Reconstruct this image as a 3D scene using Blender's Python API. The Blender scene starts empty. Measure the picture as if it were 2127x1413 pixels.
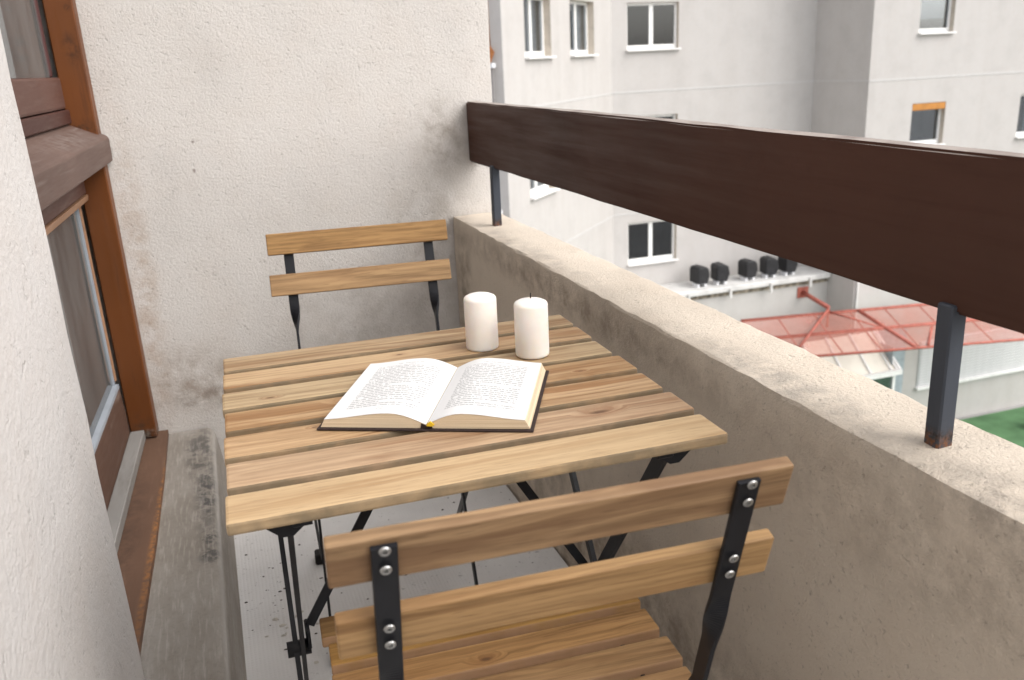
import bpy, bmesh, math, random
from mathutils import Matrix, Vector, Euler
random.seed(7)
SC = bpy.context.scene
COL = SC.collection
rad = math.radians

# ------------------------------------------------------------------ camera, sky, sun, exposure
cam_d = bpy.data.cameras.new('camera'); cam = bpy.data.objects.new('camera', cam_d); COL.objects.link(cam)
r_ = Vector((0.94454, -0.32540, -0.04427)); u_ = Vector((0.13760, 0.26974, 0.95305)); f_ = Vector((0.29818, 0.90628, -0.29956))
cam.matrix_world = Matrix(((r_.x, u_.x, -f_.x, -0.2579), (r_.y, u_.y, -f_.y, -1.0917), (r_.z, u_.z, -f_.z, 1.1183), (0, 0, 0, 1)))
cam_d.sensor_width = 36; cam_d.lens = 1850.3 / 2127 * 36
cam_d.clip_start = 0.02; cam_d.clip_end = 2000
cam_d.dof.use_dof = True; cam_d.dof.focus_distance = 1.28; cam_d.dof.aperture_fstop = 8.0
SC.camera = cam

world = bpy.data.worlds.new('World'); SC.world = world; world.use_nodes = True
wn = world.node_tree.nodes; wl = world.node_tree.links
sky = wn.new('ShaderNodeTexSky'); sky.sky_type = 'NISHITA'; sky.sun_disc = False
SUN_EL, SUN_AZ = 46, 136            # azimuth measured from +y clockwise
sky.sun_elevation = rad(SUN_EL); sky.sun_rotation = rad(SUN_AZ)
sky.air_density = 1.0; sky.dust_density = 3.0; sky.ozone_density = 0.4
veil = wn.new('ShaderNodeHueSaturation'); veil.inputs['Saturation'].default_value = 0.30     # thin overcast: almost colourless sky
wl.new(sky.outputs[0], veil.inputs['Color']); wl.new(veil.outputs[0], wn['Background'].inputs[0]); wn['Background'].inputs[1].default_value = 0.15
sun_d = bpy.data.lights.new('sun', 'SUN'); sun_d.energy = 0.75; sun_d.angle = rad(75); sun_d.color = (1.0, 0.975, 0.94)
sun = bpy.data.objects.new('sun', sun_d); COL.objects.link(sun)
a, e = rad(SUN_AZ), rad(SUN_EL)
sdir = Vector((math.sin(a) * math.cos(e), math.cos(a) * math.cos(e), math.sin(e)))
sun.rotation_euler = (-sdir).to_track_quat('-Z', 'Y').to_euler(); sun.location = (8, -8, 12)
vs = SC.view_settings
vs.view_transform = 'Standard'; vs.look = 'None'; vs.gamma = 1; vs.exposure = 1.0; vs.use_curve_mapping = False
SC.cycles.max_bounces = 10; SC.cycles.diffuse_bounces = 6

# ------------------------------------------------------------------ material helpers
class NT:
    def __init__(s, name, rough=0.8, spec=0.3):
        s.m = bpy.data.materials.new(name); s.m.use_nodes = True
        s.t = s.m.node_tree; s.b = s.t.nodes['Principled BSDF']; s.out = s.t.nodes['Material Output']
        s.b.inputs['Roughness'].default_value = rough; s.b.inputs['Specular IOR Level'].default_value = spec
    def n(s, typ, ins=None, **kw):
        nd = s.t.nodes.new(typ)
        for k, v in kw.items(): setattr(nd, k, v)
        for k, v in (ins or {}).items():
            if isinstance(v, bpy.types.NodeSocket): s.t.links.new(v, nd.inputs[k])
            else: nd.inputs[k].default_value = v
        return nd
    def link(s, a, b): s.t.links.new(a, b)
    def obj(s, scale=(1, 1, 1), loc=(0, 0, 0), rnd=0.0):
        c = s.n('ShaderNodeTexCoord').outputs['Object']
        if rnd:
            oi = s.n('ShaderNodeObjectInfo').outputs['Random']
            c = s.n('ShaderNodeVectorMath', {0: c, 1: s.n('ShaderNodeCombineXYZ', {0: s.math('MULTIPLY', oi, rnd), 1: s.math('MULTIPLY', oi, rnd * .37), 2: s.math('MULTIPLY', oi, rnd * .61)}).outputs[0]}, operation='ADD').outputs[0]
        return s.n('ShaderNodeMapping', {'Vector': c, 'Scale': scale, 'Location': loc}).outputs[0]
    def math(s, op, a, b=0.0, c=None, clamp=False):
        nd = s.n('ShaderNodeMath', {0: a, 1: b}, operation=op, use_clamp=clamp)
        if c is not None:
            if isinstance(c, bpy.types.NodeSocket): s.link(c, nd.inputs[2])
            else: nd.inputs[2].default_value = c
        return nd.outputs[0]
    def noise(s, vec, scale, detail=4, rough=.55, dist=0.0):
        return s.n('ShaderNodeTexNoise', {'Vector': vec, 'Scale': scale, 'Detail': detail, 'Roughness': rough, 'Distortion': dist}).outputs['Fac']
    def voro(s, vec, scale, feature='F1', out='Distance', rnd=1.0):
        return s.n('ShaderNodeTexVoronoi', {'Vector': vec, 'Scale': scale, 'Randomness': rnd}, feature=feature).outputs[out]
    def ramp(s, fac, stops):
        nd = s.n('ShaderNodeValToRGB', {'Fac': fac}); cr = nd.color_ramp
        while len(cr.elements) < len(stops): cr.elements.new(.5)
        for el, (p, c) in zip(cr.elements, stops):
            el.position = p; el.color = (c[0], c[1], c[2], 1) if not isinstance(c, (int, float)) else (c, c, c, 1)
        return nd.outputs[0]
    def mix(s, fac, a, b, blend='MIX'):
        nd = s.n('ShaderNodeMix', data_type='RGBA', blend_type=blend)
        for i, v in ((0, fac), (6, a), (7, b)):
            if isinstance(v, bpy.types.NodeSocket): s.link(v, nd.inputs[i])
            elif isinstance(v, (int, float)): nd.inputs[i].default_value = v
            else: nd.inputs[i].default_value = (v[0], v[1], v[2], 1)
        return nd.outputs[2]
    def spot(s, vec, centre, radii, edge=0.5):
        # 1 inside an ellipsoid, fading to 0 at its rim
        d = s.n('ShaderNodeVectorMath', {0: vec, 1: centre}, operation='SUBTRACT').outputs[0]
        d = s.n('ShaderNodeVectorMath', {0: d, 1: radii}, operation='DIVIDE').outputs[0]
        l = s.n('ShaderNodeVectorMath', {0: d}, operation='LENGTH').outputs['Value']
        return s.n('ShaderNodeMapRange', {'Value': l, 'From Min': 1.0, 'From Max': 1.0 - edge, 'To Min': 0.0, 'To Max': 1.0}, interpolation_type='SMOOTHSTEP').outputs[0]
    def bump(s, h, strength=.3, dist=.002):
        prev = s.b.inputs['Normal'].links[0].from_socket if s.b.inputs['Normal'].links else None
        ins = {'Height': h, 'Strength': strength, 'Distance': dist}
        if prev: ins['Normal'] = prev
        s.link(s.n('ShaderNodeBump', ins).outputs[0], s.b.inputs['Normal'])
    def color(s, c):
        if isinstance(c, bpy.types.NodeSocket): s.link(c, s.b.inputs['Base Color'])
        else: s.b.inputs['Base Color'].default_value = (c[0], c[1], c[2], 1)
    def rough(s, c): s.link(c, s.b.inputs['Roughness'])

def plain(name, c, rough=.6, spec=.3, metal=0.0, var=0.08, scale=6):
    m = NT(name, rough, spec); v = m.obj()
    f = m.noise(v, scale, 5)
    lo = [x * (1 - var * 2.2) for x in c]; hi = [min(1, x * (1 + var)) for x in c]
    m.color(m.ramp(f, [(.3, lo), (.65, hi)])); m.b.inputs['Metallic'].default_value = metal
    return m.m

def stucco(name, base, grain=115, strength=.55, stains=(), speck=.35, blotch=.10, dust=None):
    m = NT(name, .92, .15); v = m.obj()
    big = m.noise(v, 1.7, 5, .6); mid = m.noise(v, 9, 4)
    c = m.ramp(big, [(.3, [x * (1 - blotch * 1.4) for x in base]), (.52, base), (.75, [min(.9, x * (1 + blotch * .5)) for x in base])])
    c = m.mix(m.math('MULTIPLY', m.ramp(mid, [(.45, 0), (.75, 1)]), .25), c, [base[0] * .93, base[1] * .87, base[2] * .82])
    g1 = m.noise(v, grain, 4, .68, .1); g2 = m.noise(v, grain * .32, 3, .6)
    hole = m.ramp(m.noise(v, grain * .55, 3, .7), [(.60, 0), (.72, 1)])
    c = m.mix(m.math('MULTIPLY', hole, speck), c, [x * .45 for x in base])
    for cen, rd, col, amt, nscale in stains:
        sp = m.spot(v, cen, rd, .9)
        nz = m.ramp(m.noise(v, nscale, 6, .7), [(.38, 0), (.62, 1)])
        c = m.mix(m.math('MULTIPLY', m.math('MULTIPLY', sp, nz), amt), c, col)
    m.color(c)
    h = m.math('ADD', m.math('MULTIPLY', g1, 1.0), m.math('MULTIPLY', g2, .25))
    h = m.math('SUBTRACT', h, m.math('MULTIPLY', hole, .5))
    m.bump(h, strength, .006)
    return m.m

def wood(name, dark, light, warm, rnd=37.0, rough=.55, side=None, knot=True, contrast=1.0):
    # grain runs along the object's local X
    m = NT(name, rough, .28)
    oi = m.n('ShaderNodeObjectInfo').outputs['Random']
    v = m.obj((1, 1, 1), rnd=rnd)
    warp = m.noise(m.n('ShaderNodeMapping', {'Vector': v, 'Scale': (3, 14, 14)}).outputs[0], 1.0, 3)
    wv = m.n('ShaderNodeVectorMath', {0: v, 1: m.n('ShaderNodeCombineXYZ', {0: 0.0, 1: m.math('MULTIPLY', warp, .035), 2: m.math('MULTIPLY', warp, .02)}).outputs[0]}, operation='ADD').outputs[0]
    kmask = None
    if knot:
        # knots sit where the board's own properties say: (x, y, radius)
        base = m.n('ShaderNodeSeparateXYZ', {0: m.n('ShaderNodeTexCoord').outputs['Object']}); kmask = None
        wob = m.math('MULTIPLY', m.math('SUBTRACT', m.noise(v, 90, 3, .6), .5), .9)
        for kn in ('knot_one', 'knot_two'):
            at = m.n('ShaderNodeAttribute', attribute_type='OBJECT', attribute_name=kn)
            ks = m.n('ShaderNodeSeparateXYZ', {0: at.outputs['Vector']})
            rr = m.math('MAXIMUM', ks.outputs[2], .0001)
            dx = m.math('MULTIPLY', m.math('SUBTRACT', base.outputs[0], ks.outputs[0]), .45); dy = m.math('SUBTRACT', base.outputs[1], ks.outputs[1])
            kd = m.math('ADD', m.math('DIVIDE', m.math('SQRT', m.math('ADD', m.math('MULTIPLY', dx, dx), m.math('MULTIPLY', dy, dy))), rr), wob)
            on = m.math('GREATER_THAN', ks.outputs[2], .0005)
            k1 = m.math('MULTIPLY', m.ramp(m.math('MULTIPLY', kd, .25), [(.10, 1), (.30, 0)]), on)
            h1 = m.math('MULTIPLY', m.ramp(m.math('MULTIPLY', kd, .25), [(.15, 1), (.85, 0)]), on)
            kmask = k1 if kmask is None else m.math('MAXIMUM', kmask, k1); halo = h1 if kn == 'knot_one' else m.math('MAXIMUM', halo, h1)
        wv = m.n('ShaderNodeVectorMath', {0: wv, 1: m.n('ShaderNodeCombineXYZ', {0: 0.0, 1: m.math('MULTIPLY', halo, .022), 2: 0.0}).outputs[0]}, operation='ADD').outputs[0]
    g1 = m.noise(m.n('ShaderNodeMapping', {'Vector': wv, 'Scale': (1.6, 34, 34)}).outputs[0], 1.0, 4, .6, 1.1)
    g2 = m.noise(m.n('ShaderNodeMapping', {'Vector': wv, 'Scale': (8, 330, 330)}).outputs[0], 1.0, 3, .55)
    g3 = m.noise(m.n('ShaderNodeMapping', {'Vector': v, 'Scale': (2.4, 10, 10)}).outputs[0], 1.0, 3, .5, .6)
    g4 = m.noise(m.n('ShaderNodeMapping', {'Vector': wv, 'Scale': (3.2, 150, 150)}).outputs[0], 1.0, 3, .6)
    f = m.math('ADD', m.math('MULTIPLY', g1, .50 * contrast), m.math('ADD', m.math('MULTIPLY', g2, .20), m.math('ADD', m.math('MULTIPLY', g3, .22), m.math('MULTIPLY', g4, .18))))
    mid = [a_ * .42 + b_ * .58 for a_, b_ in zip(dark, light)]
    c = m.ramp(f, [(.43, dark), (.53, mid), (.645, light)])
    c = m.mix(m.math('MULTIPLY', m.ramp(g3, [(.50, 0), (.68, 1)]), .62), c, warm, 'MIX')
    c = m.mix(.38, c, m.ramp(g4, [(.38, dark), (.60, light)]))
    # heartwood flames and pale sapwood bands, as in acacia
    heart = m.noise(m.n('ShaderNodeMapping', {'Vector': wv, 'Scale': (1.5, 17, 17), 'Location': (3.1, 0, 0)}).outputs[0], 1.0, 4, .6, 1.4)
    sap = m.noise(m.n('ShaderNodeMapping', {'Vector': wv, 'Scale': (.9, 13, 13), 'Location': (9.7, 2, 0)}).outputs[0], 1.0, 3, .5, .8)
    c = m.mix(m.math('MULTIPLY', m.ramp(heart, [(.51, 0), (.60, 1)]), .68), c, [x * .88 for x in warm])
    c = m.mix(m.math('MULTIPLY', m.ramp(sap, [(.55, 0), (.62, 1)]), .45), c, [light[0] * 1.08, light[1] * 1.12, light[2] * 1.12])
    # every board has its own tint
    hs = m.n('ShaderNodeHueSaturation', {'Hue': m.math('ADD', m.math('MULTIPLY', oi, .012), .499), 'Saturation': m.math('ADD', m.math('MULTIPLY', m.math('FRACT', m.math('MULTIPLY', oi, 7.3)), .22), .92), 'Value': m.math('ADD', m.math('MULTIPLY', m.math('FRACT', m.math('MULTIPLY', oi, 13.7)), .16), .88), 'Color': c})
    tn = m.n('ShaderNodeVectorMath', {0: m.n('ShaderNodeAttribute', attribute_type='OBJECT', attribute_name='tint').outputs['Vector'], 1: (1, 1, 1)}, operation='ADD').outputs[0]
    c = m.mix(1.0, hs.outputs[0], tn, 'MULTIPLY')
    if kmask is not None:
        c = m.mix(m.math('MULTIPLY', halo, .35), c, [warm[0] * .8, warm[1] * .6, warm[2] * .5])
        c = m.mix(m.math('MULTIPLY', kmask, .8), c, [.09, .045, .022])
    pores = m.ramp(m.noise(m.n('ShaderNodeMapping', {'Vector': v, 'Scale': (30, 700, 700)}).outputs[0], 1.0, 1), [(.62, 0), (.72, 1)])
    c = m.mix(m.math('MULTIPLY', pores, .35), c, [x * .5 for x in dark])
    if side:
        # weathered saw-cut edges: the narrow long sides of a board
        gn = m.n('ShaderNodeTexCoord').outputs['Normal']
        ny = m.math('ABSOLUTE', m.n('ShaderNodeSeparateXYZ', {0: gn}).outputs[1])
        mk = m.math('MULTIPLY', m.ramp(ny, [(.6, 0), (.85, 1)]), m.ramp(m.noise(v, 25, 4), [(.25, .25), (.6, .85)]))
        c = m.mix(mk, c, side)
    m.color(c)
    m.rough(m.ramp(g1, [(.3, rough + .1), (.7, rough - .08)]))
    m.bump(m.math('ADD', m.math('MULTIPLY', g1, .6), m.math('MULTIPLY', g2, .5)), .22, .0012)
    return m.m

def oldpaint(name, base, worn, amount=.5, axis=(1, 1, 1), rough=.5, spots=(), streak=(40, 40, 5), bumpy=.25, top=None, spec=.3):
    m = NT(name, rough, spec); v = m.obj()
    b = m.noise(v, 2.2, 4); s_ = m.noise(m.n('ShaderNodeMapping', {'Vector': v, 'Scale': streak}).outputs[0], 1.0, 6, .65)
    c = m.ramp(b, [(.3, [x * .8 for x in base]), (.7, [x * 1.15 for x in base])])
    c = m.mix(m.math('MULTIPLY', m.ramp(s_, [(.55, 0), (.75, 1)]), amount), c, worn)
    for cen, rd, col, amt, ns in spots:
        sp = m.spot(v, cen, rd, .9)
        c = m.mix(m.math('MULTIPLY', m.math('MULTIPLY', sp, m.ramp(m.noise(v, ns, 6, .7), [(.42, 0), (.6, 1)])), amt), c, col)
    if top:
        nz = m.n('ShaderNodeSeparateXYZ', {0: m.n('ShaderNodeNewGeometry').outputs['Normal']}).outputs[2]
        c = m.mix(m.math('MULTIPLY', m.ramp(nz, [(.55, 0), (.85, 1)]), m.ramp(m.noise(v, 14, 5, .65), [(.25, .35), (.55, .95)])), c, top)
    m.color(c)
    m.rough(m.ramp(s_, [(.3, rough - .1), (.75, rough + .25)]))
    m.bump(s_, bumpy, .0015)
    return m.m

# ------------------------------------------------------------------ mesh helpers
def link(name, me, mat, parent=None, loc=(0, 0, 0), rot=(0, 0, 0)):
    o = bpy.data.objects.new(name, me); COL.objects.link(o)
    if mat and not me.materials: me.materials.append(mat)
    o.parent = parent; o.location = loc; o.rotation_euler = rot
    return o
def from_bm(name, bm, mat, parent=None, loc=(0, 0, 0), rot=(0, 0, 0), smooth=False):
    bmesh.ops.recalc_face_normals(bm, faces=bm.faces[:])
    me = bpy.data.meshes.new(name); bm.to_mesh(me); bm.free()
    if smooth:
        for p in me.polygons: p.use_smooth = True
    return link(name, me, mat, parent, loc, rot)
CACHE = {}
def box(name, size, loc, mat, parent=None, rot=(0, 0, 0), bevel=0.0, seg=1):
    key = (tuple(round(x, 5) for x in size), bevel, seg, mat.name)
    me = CACHE.get(key)
    if me is None:
        bm = bmesh.new(); bmesh.ops.create_cube(bm, size=1)
        bmesh.ops.scale(bm, vec=size, verts=bm.verts[:])
        if bevel: bmesh.ops.bevel(bm, geom=bm.edges[:], offset=bevel, segments=seg, profile=.6, affect='EDGES')
        me = bpy.data.meshes.new(name); bm.to_mesh(me); bm.free(); me.materials.append(mat); CACHE[key] = me
    return link(name, me, mat, parent, loc, rot)
def box2(name, lo, hi, mat, parent=None, bevel=0.0, seg=1):
    lo = Vector(lo); hi = Vector(hi)
    return box(name, tuple(hi - lo), tuple((lo + hi) / 2), mat, parent, bevel=bevel, seg=seg)
def bar(name, p0, p1, w, t, mat, parent=None, side=(1, 0, 0), bevel=0.0, ends=0.0):
    # flat bar from p0 to p1; t is measured along `side`, w across
    p0 = Vector(p0); p1 = Vector(p1); z = (p1 - p0).normalized(); x = Vector(side); x = (x - z * x.dot(z)).normalized(); y = z.cross(x)
    o = box(name, (t, w, (p1 - p0).length + 2 * ends), (0, 0, 0), mat, parent, bevel=bevel)
    o.location = (p0 + p1) / 2; o.rotation_euler = Matrix((x, y, z)).transposed().to_euler()
    return o
def prism(name, prof, y0, y1, mat, parent=None, axis='Y', bevel=0.0, loc=(0, 0, 0)):
    # closed profile (a, b) swept between y0 and y1; axis Y: a = x, b = z ; axis Z: a = x, b = y
    bm = bmesh.new(); ring = []
    for yy in (y0, y1):
        ring.append([bm.verts.new((a_, yy, b_) if axis == 'Y' else (a_, b_, yy)) for a_, b_ in prof])
    n = len(prof)
    bm.faces.new(ring[0]); bm.faces.new(ring[1][::-1])
    for i in range(n): bm.faces.new((ring[0][i], ring[1][i], ring[1][(i + 1) % n], ring[0][(i + 1) % n]))
    bmesh.ops.recalc_face_normals(bm, faces=bm.faces[:])
    if bevel: bmesh.ops.bevel(bm, geom=bm.edges[:], offset=bevel, segments=2, profile=.6, affect='EDGES')
    return from_bm(name, bm, mat, parent, loc)
def tube(name, p0, p1, r, mat, parent=None, n=10):
    p0 = Vector(p0); p1 = Vector(p1); bm = bmesh.new()
    bmesh.ops.create_cone(bm, cap_ends=True, segments=n, radius1=r, radius2=r, depth=(p1 - p0).length)
    o = from_bm(name, bm, mat, parent, (p0 + p1) / 2, (p1 - p0).to_track_quat('Z', 'Y').to_euler())
    for p in o.data.polygons: p.use_smooth = len(p.vertices) == 4
    return o
def lathe(name, prof, mat, parent=None, loc=(0, 0, 0), n=40, smooth=True):
    bm = bmesh.new(); rings = []
    for r, z in prof:
        if r < 1e-6: rings.append([bm.verts.new((0, 0, z))])
        else: rings.append([bm.verts.new((r * math.cos(2 * math.pi * k / n), r * math.sin(2 * math.pi * k / n), z)) for k in range(n)])
    for A, B in zip(rings, rings[1:]):
        for k in range(n):
            k2 = (k + 1) % n
            if len(A) == 1: bm.faces.new((A[0], B[k], B[k2]))
            elif len(B) == 1: bm.faces.new((A[k], A[k2], B[0]))
            else: bm.faces.new((A[k], A[k2], B[k2], B[k]))
    return from_bm(name, bm, mat, parent, loc, smooth=smooth)
def empty(name, label, cat, loc=(0, 0, 0), rz=0.0, group=None):
    o = bpy.data.objects.new(name, None); COL.objects.link(o); o.empty_display_size = .05
    o.location = loc; o.rotation_euler = (0, 0, rz); o['label'] = label; o['category'] = cat
    if group: o['group'] = group
    return o
def tag(o, label, cat, group=None):
    o['label'] = label; o['category'] = cat
    if group: o['group'] = group
    return o
def structure(o, label=None):
    o['kind'] = 'structure'
    if label: o['label'] = label
    return o
def rough_box(name, lo, hi, mat, parent=None, step=.03, amp=.0022, bevel=.006, keep=()):
    # box with a gridded, slightly uneven surface: hand-rendered edges
    lo = Vector(lo); hi = Vector(hi); bm = bmesh.new()
    bmesh.ops.create_cube(bm, size=1); bmesh.ops.scale(bm, vec=hi - lo, verts=bm.verts[:]); bmesh.ops.translate(bm, vec=(lo + hi) / 2, verts=bm.verts[:])
    bmesh.ops.bevel(bm, geom=bm.edges[:], offset=bevel, segments=2, profile=.6, affect='EDGES')
    for ax in range(3):
        n = int((hi[ax] - lo[ax]) / step)
        if n < 2 or ax in keep: continue
        for k in range(1, n):
            co = Vector((0, 0, 0)); co[ax] = lo[ax] + (hi[ax] - lo[ax]) * k / n; no = Vector((0, 0, 0)); no[ax] = 1
            bmesh.ops.bisect_plane(bm, geom=bm.verts[:] + bm.edges[:] + bm.faces[:], plane_co=co, plane_no=no)
    rng = random.Random(3)
    for v in bm.verts:
        v.co += Vector((rng.uniform(-amp, amp), rng.uniform(-amp, amp), rng.uniform(-amp, amp)))
    o = from_bm(name, bm, mat, parent, smooth=True); o.data.set_sharp_from_angle(angle=rad(19)); return o

# ------------------------------------------------------------------ materials
PL = (.588, .556, .522)
M = {}
M['plaster'] = stucco('end_wall_plaster', PL, 165, .55, speck=.22, stains=[
    ((.40, 1.45, .92), (.12, .3, .16), (.25, .21, .17), .55, 22), ((.36, 1.45, .62), (.22, .3, .30), (.27, .23, .19), .5, 16), ((.15, 1.45, .38), (.40, .3, .30), (.27, .235, .20), .4, 14),
    ((-.38, 1.45, .30), (.22, .3, .14), (.26, .20, .15), .7, 13), ((-.30, 1.45, .24), (.30, .3, .05), (.17, .13, .10), .6, 30), ((-.46, 1.45, .6), (.05, .3, .6), (.36, .25, .17), .6, 18),
    ((-.281, 1.45, .950), (.006, .3, .006), (.1, .06, .05), 1, 3), ((-.288, 1.45, .875), (.006, .3, .009), (.1, .05, .04), 1, 3)])
M['pier_plaster'] = stucco('pier_plaster', (.575, .548, .525), 70, .5, speck=.10, blotch=.07)
M['parapet_plaster'] = stucco('parapet_plaster', (.64, .56, .465), 210, .6, speck=.4, blotch=.13, stains=[
    ((.44, .9, .69), (.05, .8, .05), (.24, .21, .19), .45, 14), ((.44, -.15, .69), (.055, .4, .05), (.20, .18, .165), .55, 22), ((.44, -.55, .69), (.08, .3, .06), (.17, .15, .135), .6, 30),
    ((.41, .6, .64), (.03, 1.2, .06), (.20, .15, .11), .6, 20), ((.41, -.45, .60), (.03, .5, .12), (.22, .18, .14), .35, 30), ((.41, 1.35, .4), (.03, .12, .5), (.14, .11, .08), .7, 12), ((.41, .3, .1), (.03, 1.5, .25), (.15, .115, .085), .7, 9)])
M['ceiling'] = stucco('soffit_paint', (.80, .78, .75), 90, .3)
M['table_wood'] = wood('table_board_wood', (.175, .096, .050), (.47, .328, .205), (.26, .130, .063), side=(.165, .128, .082), contrast=1.3)
M['chair_wood'] = wood('chair_board_wood', (.140, .070, .029), (.37, .215, .095), (.215, .105, .042), rnd=61, side=(.32, .19, .11))
M['back_wood'] = wood('chair_back_wood', (.130, .066, .028), (.40, .24, .112), (.23, .115, .048), rnd=53, contrast=1.35)
M['steel'] = plain('black_painted_steel', (.010, .0105, .0135), .45, .3, var=.12, scale=40)
M['rubber'] = plain('black_foot_rubber', (.014, .013, .013), .7, .3)
M['screw'] = plain('zinc_screw', (.50, .50, .49), .42, .5, metal=1.0, var=.15, scale=300)
M['post_blue'] = oldpaint('anthracite_post_paint', (.050, .058, .074), (.075, .082, .095), .4, rough=.5, streak=(60, 60, 8), spots=[((-.006, 0, .69), (.05, .05, .022), (.20, .075, .022), .95, 160), ((0, 0, .7), (.05, .05, .014), (.02, .015, .012), .9, 220)])
M['rail'] = oldpaint('brown_board_paint', (.066, .029, .0195), (.046, .020, .014), .45, rough=.50, streak=(30, 2.2, 45), bumpy=.22, top=(.36, .31, .275), spec=.18, spots=[  # pale top faces: weathering, with the sky's reflection painted into the colour
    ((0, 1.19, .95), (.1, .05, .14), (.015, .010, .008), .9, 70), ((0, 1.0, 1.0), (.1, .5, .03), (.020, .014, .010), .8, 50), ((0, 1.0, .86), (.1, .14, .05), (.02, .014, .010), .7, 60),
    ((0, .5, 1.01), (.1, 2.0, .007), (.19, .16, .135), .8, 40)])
M['varnish'] = oldpaint('orange_varnished_timber', (.135, .043, .0105), (.055, .020, .008), .75, rough=.42, streak=(45, 45, 3.5), spots=[((-.03, -.05, 1.19), (.03, .1, .05), (.03, .014, .007), .9, 30), ((-.02, -.05, 1.33), (.01, .1, .02), (.03, .014, .007), .9, 60), ((-.02, -.05, 1.285), (.012, .1, .012), (.03, .014, .007), .9, 60), ((-.04, -.03, .17), (.06, .1, .10), (.045, .028, .018), .95, 40), ((-.03, -.05, .17), (.06, .1, .035), (.27, .23, .19), .9, 60), ((-.03, -.05, .168), (.06, .1, .03), (.02, .014, .010), .95, 90), ((-.04, -.03, 1.0), (.06, .1, .04), (.03, .016, .010), .9, 40)])
M['redbrown'] = oldpaint('weathered_red_brown_timber', (.105, .050, .037), (.20, .135, .115), .6, rough=.55, streak=(40, 3.5, 40))
M['transom'] = oldpaint('weathered_transom_timber', (.110, .068, .054), (.21, .165, .145), .75, rough=.6, streak=(60, 3, 60), spots=[((.0, -.35, 1.0), (.08, .5, .03), (.24, .20, .18), .7, 40)])
M['darkred'] = oldpaint('dark_red_timber', (.060, .022, .016), (.10, .05, .04), .4, rough=.5, streak=(40, 3.5, 40))
M['purple'] = oldpaint('purple_brown_sash', (.085, .035, .033), (.14, .08, .075), .4, rough=.5, streak=(45, 45, 3))
M['flaking'] = oldpaint('flaking_brown_rail', (.115, .060, .040), (.26, .19, .15), .75, rough=.7, streak=(34, 4, 34), bumpy=.8)
M['lightwood'] = oldpaint('pale_bead_timber', (.30, .165, .095), (.16, .075, .04), .6, rough=.5, streak=(50, 5, 50))
M['sill'] = oldpaint('rusty_brown_sill', (.135, .075, .048), (.24, .155, .11), .6, rough=.7, streak=(22, 3, 22), spots=[((.032, -.5, .165), (.012, .9, .03), (.34, .145, .045), 1.0, 60), ((-.03, -.6, .165), (.05, .5, .03), (.06, .035, .025), .6, 20)], bumpy=.4)
M['alu'] = oldpaint('dull_aluminium_strip', (.27, .26, .245), (.16, .145, .13), .7, rough=.45, streak=(30, 4, 30))
M['gasket'] = plain('grey_blue_gasket', (.34, .37, .41), .45, .4)
M['white_pvc'] = plain('white_window_plastic', (.80, .79, .77), .35, .4, var=.03)
M['white_sill'] = plain('white_sill_metal', (.80, .79, .77), .4, .4, var=.04)
M['facade'] = stucco('facade_render', (.495, .473, .454), 18, .25, speck=.0, blotch=.045)
_n = M['facade'].node_tree; _bc = _n.nodes['Principled BSDF'].inputs['Base Color']; _src = _bc.links[0].from_socket
_tc = _n.nodes.new('ShaderNodeTexCoord'); _mp = _n.nodes.new('ShaderNodeMapping'); _mp.inputs['Scale'].default_value = (1.4, 1.4, .10)
_nz = _n.nodes.new('ShaderNodeTexNoise'); _nz.inputs['Scale'].default_value = 1.6; _nz.inputs['Detail'].default_value = 6
_rp = _n.nodes.new('ShaderNodeValToRGB'); _rp.color_ramp.elements[0].position = .35; _rp.color_ramp.elements[0].color = (.965, .96, .955, 1); _rp.color_ramp.elements[1].position = .6
_mx = _n.nodes.new('ShaderNodeMix'); _mx.data_type = 'RGBA'; _mx.blend_type = 'MULTIPLY'; _mx.inputs[0].default_value = 1
for _a, _b in ((_tc.outputs['Object'], _mp.inputs[0]), (_mp.outputs[0], _nz.inputs['Vector']), (_nz.outputs['Fac'], _rp.inputs[0]), (_src, _mx.inputs[6]), (_rp.outputs[0], _mx.inputs[7]), (_mx.outputs[2], _bc)): _n.links.new(_a, _b)
M['band'] = plain('pale_joint_band', (.52, .505, .49), .8, .2, var=.03)
M['reveal'] = plain('beige_reveal', (.50, .44, .37), .8, .2, var=.06)
M['room_dark'] = plain('unlit_room', (.06, .055, .05), .9, .1)
M['room'] = plain('room_wall_paint', (.36, .34, .32), .9, .1)
M['curtain'] = plain('blue_grey_curtain', (.42, .44, .45), .9, .1, var=.1, scale=3)
M['sheer'] = plain('sheer_curtain', (.62, .64, .66), .9, .1, var=.06, scale=3)
M['orange'] = plain('orange_blind', (.46, .20, .045), .6, .3)
M['black_plastic'] = plain('black_hood_plastic', (.018, .018, .020), .5, .4, var=.2)
M['red_steel'] = plain('red_painted_steel', (.38, .115, .085), .55, .25, var=.12)
M['coping'] = plain('grey_white_coping', (.62, .61, .59), .7, .3, var=.08, scale=2)
M['mould'] = plain('mouldy_coping_edge', (.28, .24, .19), .9, .1, var=.45, scale=5)
M['shutter'] = plain('pale_shutter_slat', (.60, .60, .60), .5, .3, var=.03)
M['bluegrey'] = plain('blue_grey_door_panel', (.36, .41, .44), .5, .3)
M['cream'] = plain('cream_translucent_roof', (.78, .74, .64), .3, .4, var=.06, scale=1)
M['blue'] = plain('blue_plastic', (.02, .10, .32), .4, .4)
M['rustbrown'] = plain('rust_brown_fabric', (.27, .105, .035), .7, .2, var=.2)
M['barley'] = plain('grey_baluster_paint', (.30, .28, .27), .6, .3)
M['white_rail'] = plain('white_rail_paint', (.78, .78, .80), .5, .3, var=.03)

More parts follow.
